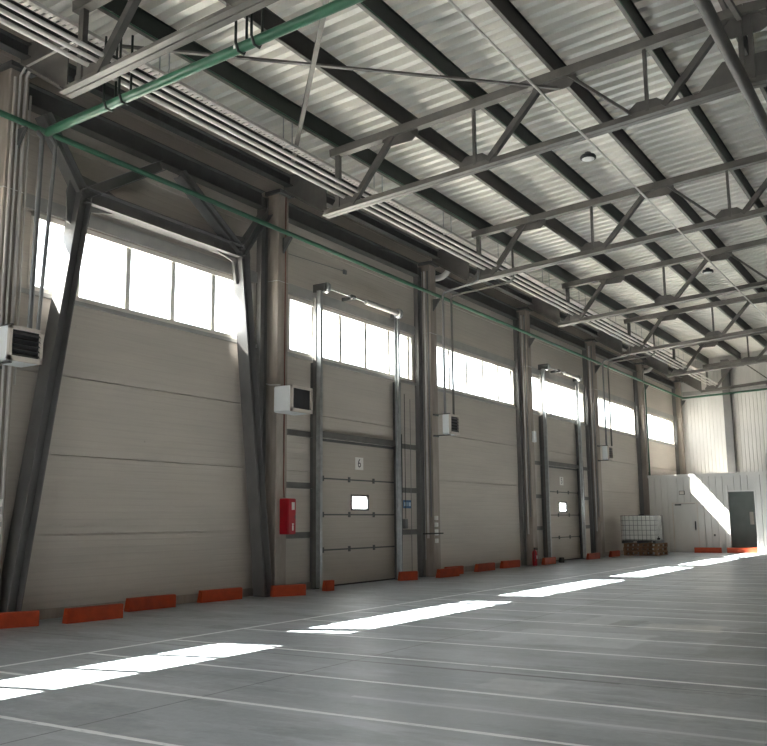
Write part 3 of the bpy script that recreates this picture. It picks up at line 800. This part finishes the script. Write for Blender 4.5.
t = thing('information_sign', 'small blue sign on the white wall panel right of the number 6 gate', 'sign', (.006, 5.12, 1.62))
MB().box(.001, .008, 4.93, 5.31, 1.61, 1.80).build('board', M['blue'], t)
MB().box(.008, .010, 4.97, 5.07, 1.66, 1.75).box(.008, .010, 5.12, 5.14, 1.66, 1.75).box(.008, .010, 5.18, 5.27, 1.66, 1.75).build('print', M['bluetext'], t)
tag(MB().cbox(.001, .10, 4.86, 4.99, 1.14, 1.36, .012).build('gate_control_box', M['greypipe']), 'small grey control box beside the number 6 gate under the blue sign', 'control box')
pipe('control_cable', [(.078, 4.92, 1.37), (.078, 4.92, 4.3)], .008, 'black', 'thin black cable climbing from the gate control box', 'cable', None, 6)
pipe('control_cable', [(.078, 5.18, .1), (.078, 5.18, 4.2)], .008, 'greypipe', 'thin grey cable beside the blue sign', 'cable', None, 6)
for i, z in enumerate((1.38, 1.22, 1.02, .84)):
    tag(MB().cbox(CX + .001, CX + .06, 5.87, 5.96, z - .05, z + .05 + (.04 if i == 2 else 0), .006).build('socket_box', M['label']), ('topmost', 'second', 'third', 'lowest')[i] + ' of four pale boxes stacked on the column after the number 6 gate', 'socket box', 'pale boxes on the column after the number 6 gate')
tag(MB().box(CX + .062, CX + .078, 5.2, 6.17, 1.00, 1.03).box(CX, CX + .07, 6.0, 6.02, 1.0, 1.03).build('hanging_rail', M['rubber']), 'thin dark rail crossing the foot of the column after the number 6 gate', 'rail')
for i, (z, c) in enumerate(((1.60, 0), (1.40, 0), (1.24, 0))):
    tag(MB().cbox(CX + .062, CX + .10, -6.06, -5.96, z - .05, z + .05, .006).build('socket_box', M['label']), ('topmost', 'second', 'lowest')[i] + ' of three pale boxes on the leftmost column', 'socket box', 'pale boxes on the leftmost column')
tag(MB().cbox(CX + .001, CX + .09, 11.98, 12.14, 3.62, 3.95, .01).build('junction_box', M['white']), 'white junction box high on the column with the extinguisher', 'box')
tag(MB().cbox(.001, .05, 11.0 - 8.54, 11.12 - 8.54, 6.70, 6.8, .01).tube([(.03, .4, 6.66), (.03, 2.46, 6.76)], .008, 6).build('wall_sensor', M['greypipe']), 'small grey sensor with its cable on the wall above the number 6 gate window', 'sensor')

def extinguisher(x, y):
    t = thing('fire_extinguisher', 'red fire extinguisher standing at the foot of the third full column', 'fire extinguisher', (x, y, 0))
    MB().lathe([(.06, 0), (.075, .02), (.075, .36), (.06, .41), (.028, .44), (.028, .46)], (x, y, 0), 18).build('cylinder', M['red'], t)
    MB().box(x - .02, x + .10, y - .012, y + .012, .46, .49).box(x - .02, x + .09, y - .01, y + .01, .50, .515).box(x - .02, x + .01, y - .01, y + .01, .46, .515).build('valve', M['black'], t)
    MB().tube([(x, y - .02, .47), (x + .02, y - .08, .44), (x + .03, y - .095, .3), (x + .03, y - .09, .12)], .011, 6).build('hose', M['black'], t)
    MB().box(x + .068, x + .079, y - .03, y + .03, .2, .29).build('label', M['label'], t)
extinguisher(.42, 11.62)

# ------------------------------------------------------------------ orange kerb barriers
def barrier(a, b, lab, grp='orange wheel barriers along the walls', h=.2, mat='orange'):
    ax, ay = a; bx, by = b
    L = math.hypot(bx - ax, by - ay); ang = math.atan2(by - ay, bx - ax)
    cxm, cym = (ax + bx) / 2, (ay + by) / 2
    m = MB(); d = .12
    poly = [(0, 0), (d, 0), (d, h * .15), (d * .65, h), (d * .25, h), (0, h * .9)]     # front face at +0
    n = len(poly)
    # local x along the bar; local +y is away from the front (towards the wall)
    vs = [(-L / 2, p, q) for p, q in poly] + [(L / 2, p, q) for p, q in poly]
    fs = [tuple(range(n)), tuple(range(n, 2 * n))[::-1]] + [(i, n + i, n + (i + 1) % n, (i + 1) % n) for i in range(n)]
    m.add(vs, fs)
    m.box(-L / 2 + .005, L / 2 - .005, -.006, .004, h * .86, h * .97)
    o = m.build('wheel_barrier', M[mat], None, (0, 0, 0))
    o.location = (cxm, cym, 0); o.rotation_euler = (0, 0, ang)
    return tag(o, lab, 'barrier', grp)
BR = [((.37, -6.40), (.68, -5.51), 'orange barrier cut off by the left edge, in front of the left brace leg'),
      ((.82, -5.17), (.90, -4.28), 'orange barrier standing farthest out from the wall in the brace bay'),
      ((.30, -3.62), (.35, -2.70), 'orange barrier against the wall in the middle of the brace bay'),
      ((.22, -1.97), (.31, -1.06), 'orange barrier just left of the right brace leg'),
      ((.53, -.50), (.85, .06), 'orange barrier skewed at the foot of the red cabinet column'),
      ((.60, 1.02), (.66, 1.22), 'stubby orange barrier seen end on at the left foot of the number 6 gate'),
      ((.36, 4.20), (.54, 4.64), 'short orange barrier below the blue sign'),
      ((.65, 5.48), (.71, 6.34), 'orange barrier skewed at the foot of the column after the number 6 gate'),
      ((.32, 6.45), (.38, 7.20), 'orange barrier half hidden behind another, right of that column'),
      ((.36, 8.05), (.37, 9.05), 'orange barrier in the middle of the windowed bay after the number 6 gate'),
      ((.24, 9.85), (.33, 10.78), 'orange barrier left of the fire extinguisher'),
      ((.52, 12.15), (.52, 13.0), 'orange barrier just right of the fire extinguisher'),
      ((.50, 16.0), (.52, 17.0), 'orange barrier right of the farther loading gate'),
      ((.50, 18.3), (.50, 19.2), 'orange barrier left of the white liquid tank'),
      ((2.14, 23.2), (3.14, 23.22), 'orange barrier by the closed white door on the partition'),
      ((3.33, 23.3), (4.42, 23.32), 'sunlit orange barrier across the dark open doorway')]
for a, b, l in BR: barrier(a, b, l)
b = barrier((.45, 13.62), (.50, 13.74), 'small end-on barrier, darkened in colour for shade, at the left foot of the farther loading gate', None, .16, 'rubber'); b.name = 'shaded_barrier'; b['category'] = 'stop block'  # same kind of barrier; dark material stands in for the shade on it
if 'group' in b: del b['group']

# ------------------------------------------------------------------ partition room at the far end
PY = 23.72; PX0 = .36; PH_ = 2.98
O0, O1, OZ = 3.42, 4.37, 2.32
D0, D1, DZ = 1.25, 2.24, 1.93
pw = MB()
ribbed_x(pw, PX0, D0, PY, 0, PH_, .25); ribbed_x(pw, D0, D1, PY, DZ, PH_, .25); ribbed_x(pw, D1, O0, PY, 0, PH_, .25)
ribbed_x(pw, O0, O1, PY, OZ, PH_, .25); ribbed_x(pw, O1, 12.0, PY, 0, PH_, .25)
pw.box(PX0, PX0 + .08, PY + .08, YB - .02, 0, PH_); pw.box(12 - .08, 12, PY + .08, YB - .02, 0, PH_)
pw.box(PX0, 12.0, PY + .0, YB - .02, PH_, PH_ + .06)
struct(pw.build('wall_partition', M['partition'], org=(0, 0, 0)))
ti = MB().box(PX0 - .02, 12.02, PY - .006, PY, PH_ - .04, PH_ + .07)
struct(ti.build('trim_3', M['partition'], org=(0, 0, 0)))
ti = MB().box(O0 - .07, O0, PY - .035, PY + .09, 0, OZ + .25).box(O1, O1 + .05, PY - .025, PY + .09, 0, OZ + .05).box(O0, O1, PY - .025, PY + .09, OZ, OZ + .05)
struct(ti.build('trim_4', M['backwall'], org=(0, 0, 0)))
# inner lobby seen through the opening
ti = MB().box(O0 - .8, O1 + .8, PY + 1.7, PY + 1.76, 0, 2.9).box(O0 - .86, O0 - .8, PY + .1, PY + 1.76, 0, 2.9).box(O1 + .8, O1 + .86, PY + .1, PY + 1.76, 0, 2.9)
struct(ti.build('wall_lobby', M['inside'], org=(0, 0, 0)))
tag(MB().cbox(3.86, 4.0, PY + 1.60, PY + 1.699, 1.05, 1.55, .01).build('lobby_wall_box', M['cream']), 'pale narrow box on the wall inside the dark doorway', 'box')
dr = MB().cbox(D0 + .03, D1 - .03, PY + .04, PY + .09, .01, DZ - .03, .006)
dd = struct(dr.build('door_3', M['partition'], org=((D0 + D1) / 2, PY, 0)))
sub(MB().box(D0, D0 + .03, PY - .015, PY + .08, 0, DZ).box(D1 - .03, D1, PY - .015, PY + .08, 0, DZ).box(D0, D1, PY - .015, PY + .08, DZ - .03, DZ), 'door_frame', M['cream'], dd)
sub(MB().tube([(D1 - .12, PY - .01, 1.15), (D1 - .12, PY - .05, 1.13), (D1 - .12, PY - .05, .93), (D1 - .12, PY - .01, .91)], .012, 6).box(D1 - .14, D1 - .10, PY, PY + .01, .85, 1.2), 'door_handle', M['black'], dd)
sub(MB().box(D0 + .12, D0 + .36, PY - .045, PY + .01, DZ - .11, DZ - .05).box(D0 + .3, D0 + .9, PY - .03, PY - .02, DZ - .055, DZ - .04), 'door_closer', M['darksteel'], dd)
t = thing('sign_lamp', 'small box shaped sign lamp above the closed white door', 'sign', (1.67, PY - .05, 2.28))
MB().cbox(1.57, 1.78, PY - .06, PY - .001, 2.24, 2.40, .008).build('case', M['darksteel'], t)
MB().box(1.59, 1.76, PY - .064, PY - .06, 2.26, 2.38).build('face', M['cream'], t)
tag(MB().cbox(2.80, 2.86, PY - .04, PY - .001, .62, .70, .006).build('socket', M['darksteel']), 'tiny dark socket low on the partition between its two doors', 'socket')
# steel column on the back wall
tag(MB().ibeam((2.37, YB - .15, PH_ + .07), (2.37, YB - .15, 8.55), .34, .26, .016, (0, 1, 0)).build('wall_post', M['brace']), 'grey steel post on the back wall rising from the partition roof', 'steel post')

# ------------------------------------------------------------------ liquid tank on pallets
def pallet(x0, y0, z0, w, d, lab, rz=0):
    t = thing('wooden_pallet', lab, 'pallet', (x0 + w / 2, y0 + d / 2, z0), 'stacked wooden pallets')
    m = MB()
    for i in range(7):
        yy = y0 + (d - .11) * i / 6; m.box(x0, x0 + w, yy, yy + .11, z0 + .122, z0 + .144)
    for i in range(3):
        xx = x0 + (w - .1) * i / 2; m.box(xx, xx + .1, y0, y0 + d, z0 + .10, z0 + .122)
    m.build('deck_boards', M['wood'], t)
    for i in range(3):
        for j in range(3):
            xx = x0 + (w - .1) * i / 2; yy = y0 + (d - .12) * j / 2
            MB().box(xx, xx + .1, yy, yy + .12, z0 + .022, z0 + .10).build('block', M['wood'], t)
    m = MB()
    for i in range(3):
        xx = x0 + (w - .1) * i / 2; m.box(xx, xx + .1, y0, y0 + d, z0, z0 + .022)
    for yy in (y0, y0 + d - .11): m.box(x0, x0 + w, yy, yy + .11, z0 + .001, z0 + .0215)
    m.build('bottom_boards', M['wood'], t)
TX, TY = .46, 19.7
pallet(TX + .02, TY, .0, 1.22, 1.35, 'bottom wooden pallet under the white liquid tank')
pallet(TX, TY + .02, .145, 1.22, 1.35, 'middle wooden pallet under the white liquid tank')
pallet(TX + .03, TY, .290, 1.22, 1.35, 'top wooden pallet under the white liquid tank')
zt0 = .436
t = thing('liquid_tank', 'white plastic liquid tank in a wire cage on stacked pallets', 'tank', (TX + .6, TY + .55, zt0))
tx0, tx1, ty0, ty1 = TX - .05, TX + 1.19, TY + .02, TY + 1.12
MB().box(tx0, tx1, ty0, ty1, zt0 + .08, zt0 + .10).box(tx0, tx0 + .1, ty0, ty1, zt0, zt0 + .08).box(tx1 - .1, tx1, ty0, ty1, zt0, zt0 + .08).box((tx0 + tx1) / 2 - .05, (tx0 + tx1) / 2 + .05, ty0, ty1, zt0, zt0 + .08).build('base_frame', M['darksteel'], t)
z0_, z1_ = zt0 + .10, 1.43
bt_ = MB().cbox(tx0 + .025, tx1 - .025, ty0 + .025, ty1 - .025, z0_, z1_, .05).build('bottle', M['ibc'], t)
sub(MB().lathe([(.09, 0), (.1, .01), (.1, .04), (.08, .045)], ((tx0 + tx1) / 2, (ty0 + ty1) / 2, z1_), 16), 'cap', M['black'], bt_)
cg = MB(); r = .009
for i in range(9):
    x = tx0 + .01 + (tx1 - tx0 - .02) * i / 8
    for yy in (ty0 + .008, ty1 - .008): cg.tube([(x, yy, z0_), (x, yy, z1_ + .01)], r, 6)
for i in range(8):
    y = ty0 + .01 + (ty1 - ty0 - .02) * i / 7
    for xx in (tx0 + .008, tx1 - .008): cg.tube([(xx, y, z0_), (xx, y, z1_ + .01)], r, 6)
for i in range(6):
    z = z0_ + .02 + (z1_ - z0_ - .02) * i / 5
    cg.tube([(tx0, ty0, z), (tx1, ty0, z), (tx1, ty1, z), (tx0, ty1, z), (tx0, ty0, z)], r, 6)
for x in (tx0 + .35, tx1 - .35): cg.tube([(x, ty0, z1_ + .012), (x, ty1, z1_ + .012)], r, 6)
cg.build('cage', M['cage'], t)
MB().tube([(tx1 + .0, (ty0 + ty1) / 2 - .3, z0_ + .06), (tx1 + .10, (ty0 + ty1) / 2 - .3, z0_ + .06)], .035, 12).box(tx1 + .04, tx1 + .06, (ty0 + ty1) / 2 - .33, (ty0 + ty1) / 2 - .27, z0_ + .08, z0_ + .15).build('valve', M['black'], t)

# ------------------------------------------------------------------ light
w = bpy.data.worlds.new('sky'); SC.world = w; w.use_nodes = True
bg = w.node_tree.nodes['Background']; bg.inputs[0].default_value = (.92, .96, 1.0, 1); bg.inputs[1].default_value = 3.6
sd = bpy.data.lights.new('sun', 'SUN'); sd.energy = 50; sd.angle = math.radians(.4); sd.color = (1.0, .96, .90)
so = bpy.data.objects.new('sun', sd); COL.objects.link(so)
so.rotation_euler = Vector((-.84, -.195, 1.0)).to_track_quat('Z', 'Y').to_euler()
so.location = (-8, -3, 10)
def portal(loc, rot, sx, sy):
    d = bpy.data.lights.new('daylight_portal', 'AREA'); d.shape = 'RECTANGLE'; d.size = sx; d.size_y = sy
    d.cycles.is_portal = True
    o = bpy.data.objects.new('daylight_portal', d); COL.objects.link(o); o.location = loc; o.rotation_euler = rot
portal((-.16, (BAYS[0] * 6 - 6 + 36) / 2, (ZT + ZB) / 2), (0, -PI / 2, 0), ZB - ZT + .1, 36 - (BAYS[0] * 6 - 6))
#portal((W + .2, (YF + YB) / 2, (ZT + ZB) / 2), (0, PI / 2, 0), 1.3, YB - YF)
portal((9, YF - .2, 1.8), (-PI / 2, 0, 0) , 4.1, 3.7)

# ------------------------------------------------------------------ camera
cd = bpy.data.cameras.new('camera'); cam = bpy.data.objects.new('camera', cd); COL.objects.link(cam); SC.camera = cam
F_, yaw, pit, rol = 909.11, -.5611, .1615, -.0093
fw = Vector((math.sin(yaw) * math.cos(pit), math.cos(yaw) * math.cos(pit), math.sin(pit)))
r = fw.cross(Vector((0, 0, 1))).normalized(); u = r.cross(fw)
r2 = r * math.cos(rol) + u * math.sin(rol); u2 = -r * math.sin(rol) + u * math.cos(rol)
mt = Matrix((r2, u2, -fw)).transposed().to_4x4(); mt.translation = Vector((11.078, -13.5007, 1.317))
cam.matrix_world = mt
cd.sensor_fit = 'HORIZONTAL'; cd.sensor_width = 36; cd.lens = 36 * F_ / 767
cd.clip_end = 300
for o in list(bpy.data.objects):
    if '_o' in o: del o['_o']
SC.view_settings.view_transform = 'Standard'; SC.view_settings.look = 'None'
SC.view_settings.exposure = 1.58; SC.view_settings.gamma = 1.0; SC.view_settings.use_curve_mapping = False
try:
    SC.cycles.max_bounces = 10; SC.cycles.diffuse_bounces = 6; SC.cycles.transparent_max_bounces = 12
    SC.cycles.sample_clamp_indirect = 8.0; SC.cycles.use_denoising = True
except Exception: pass
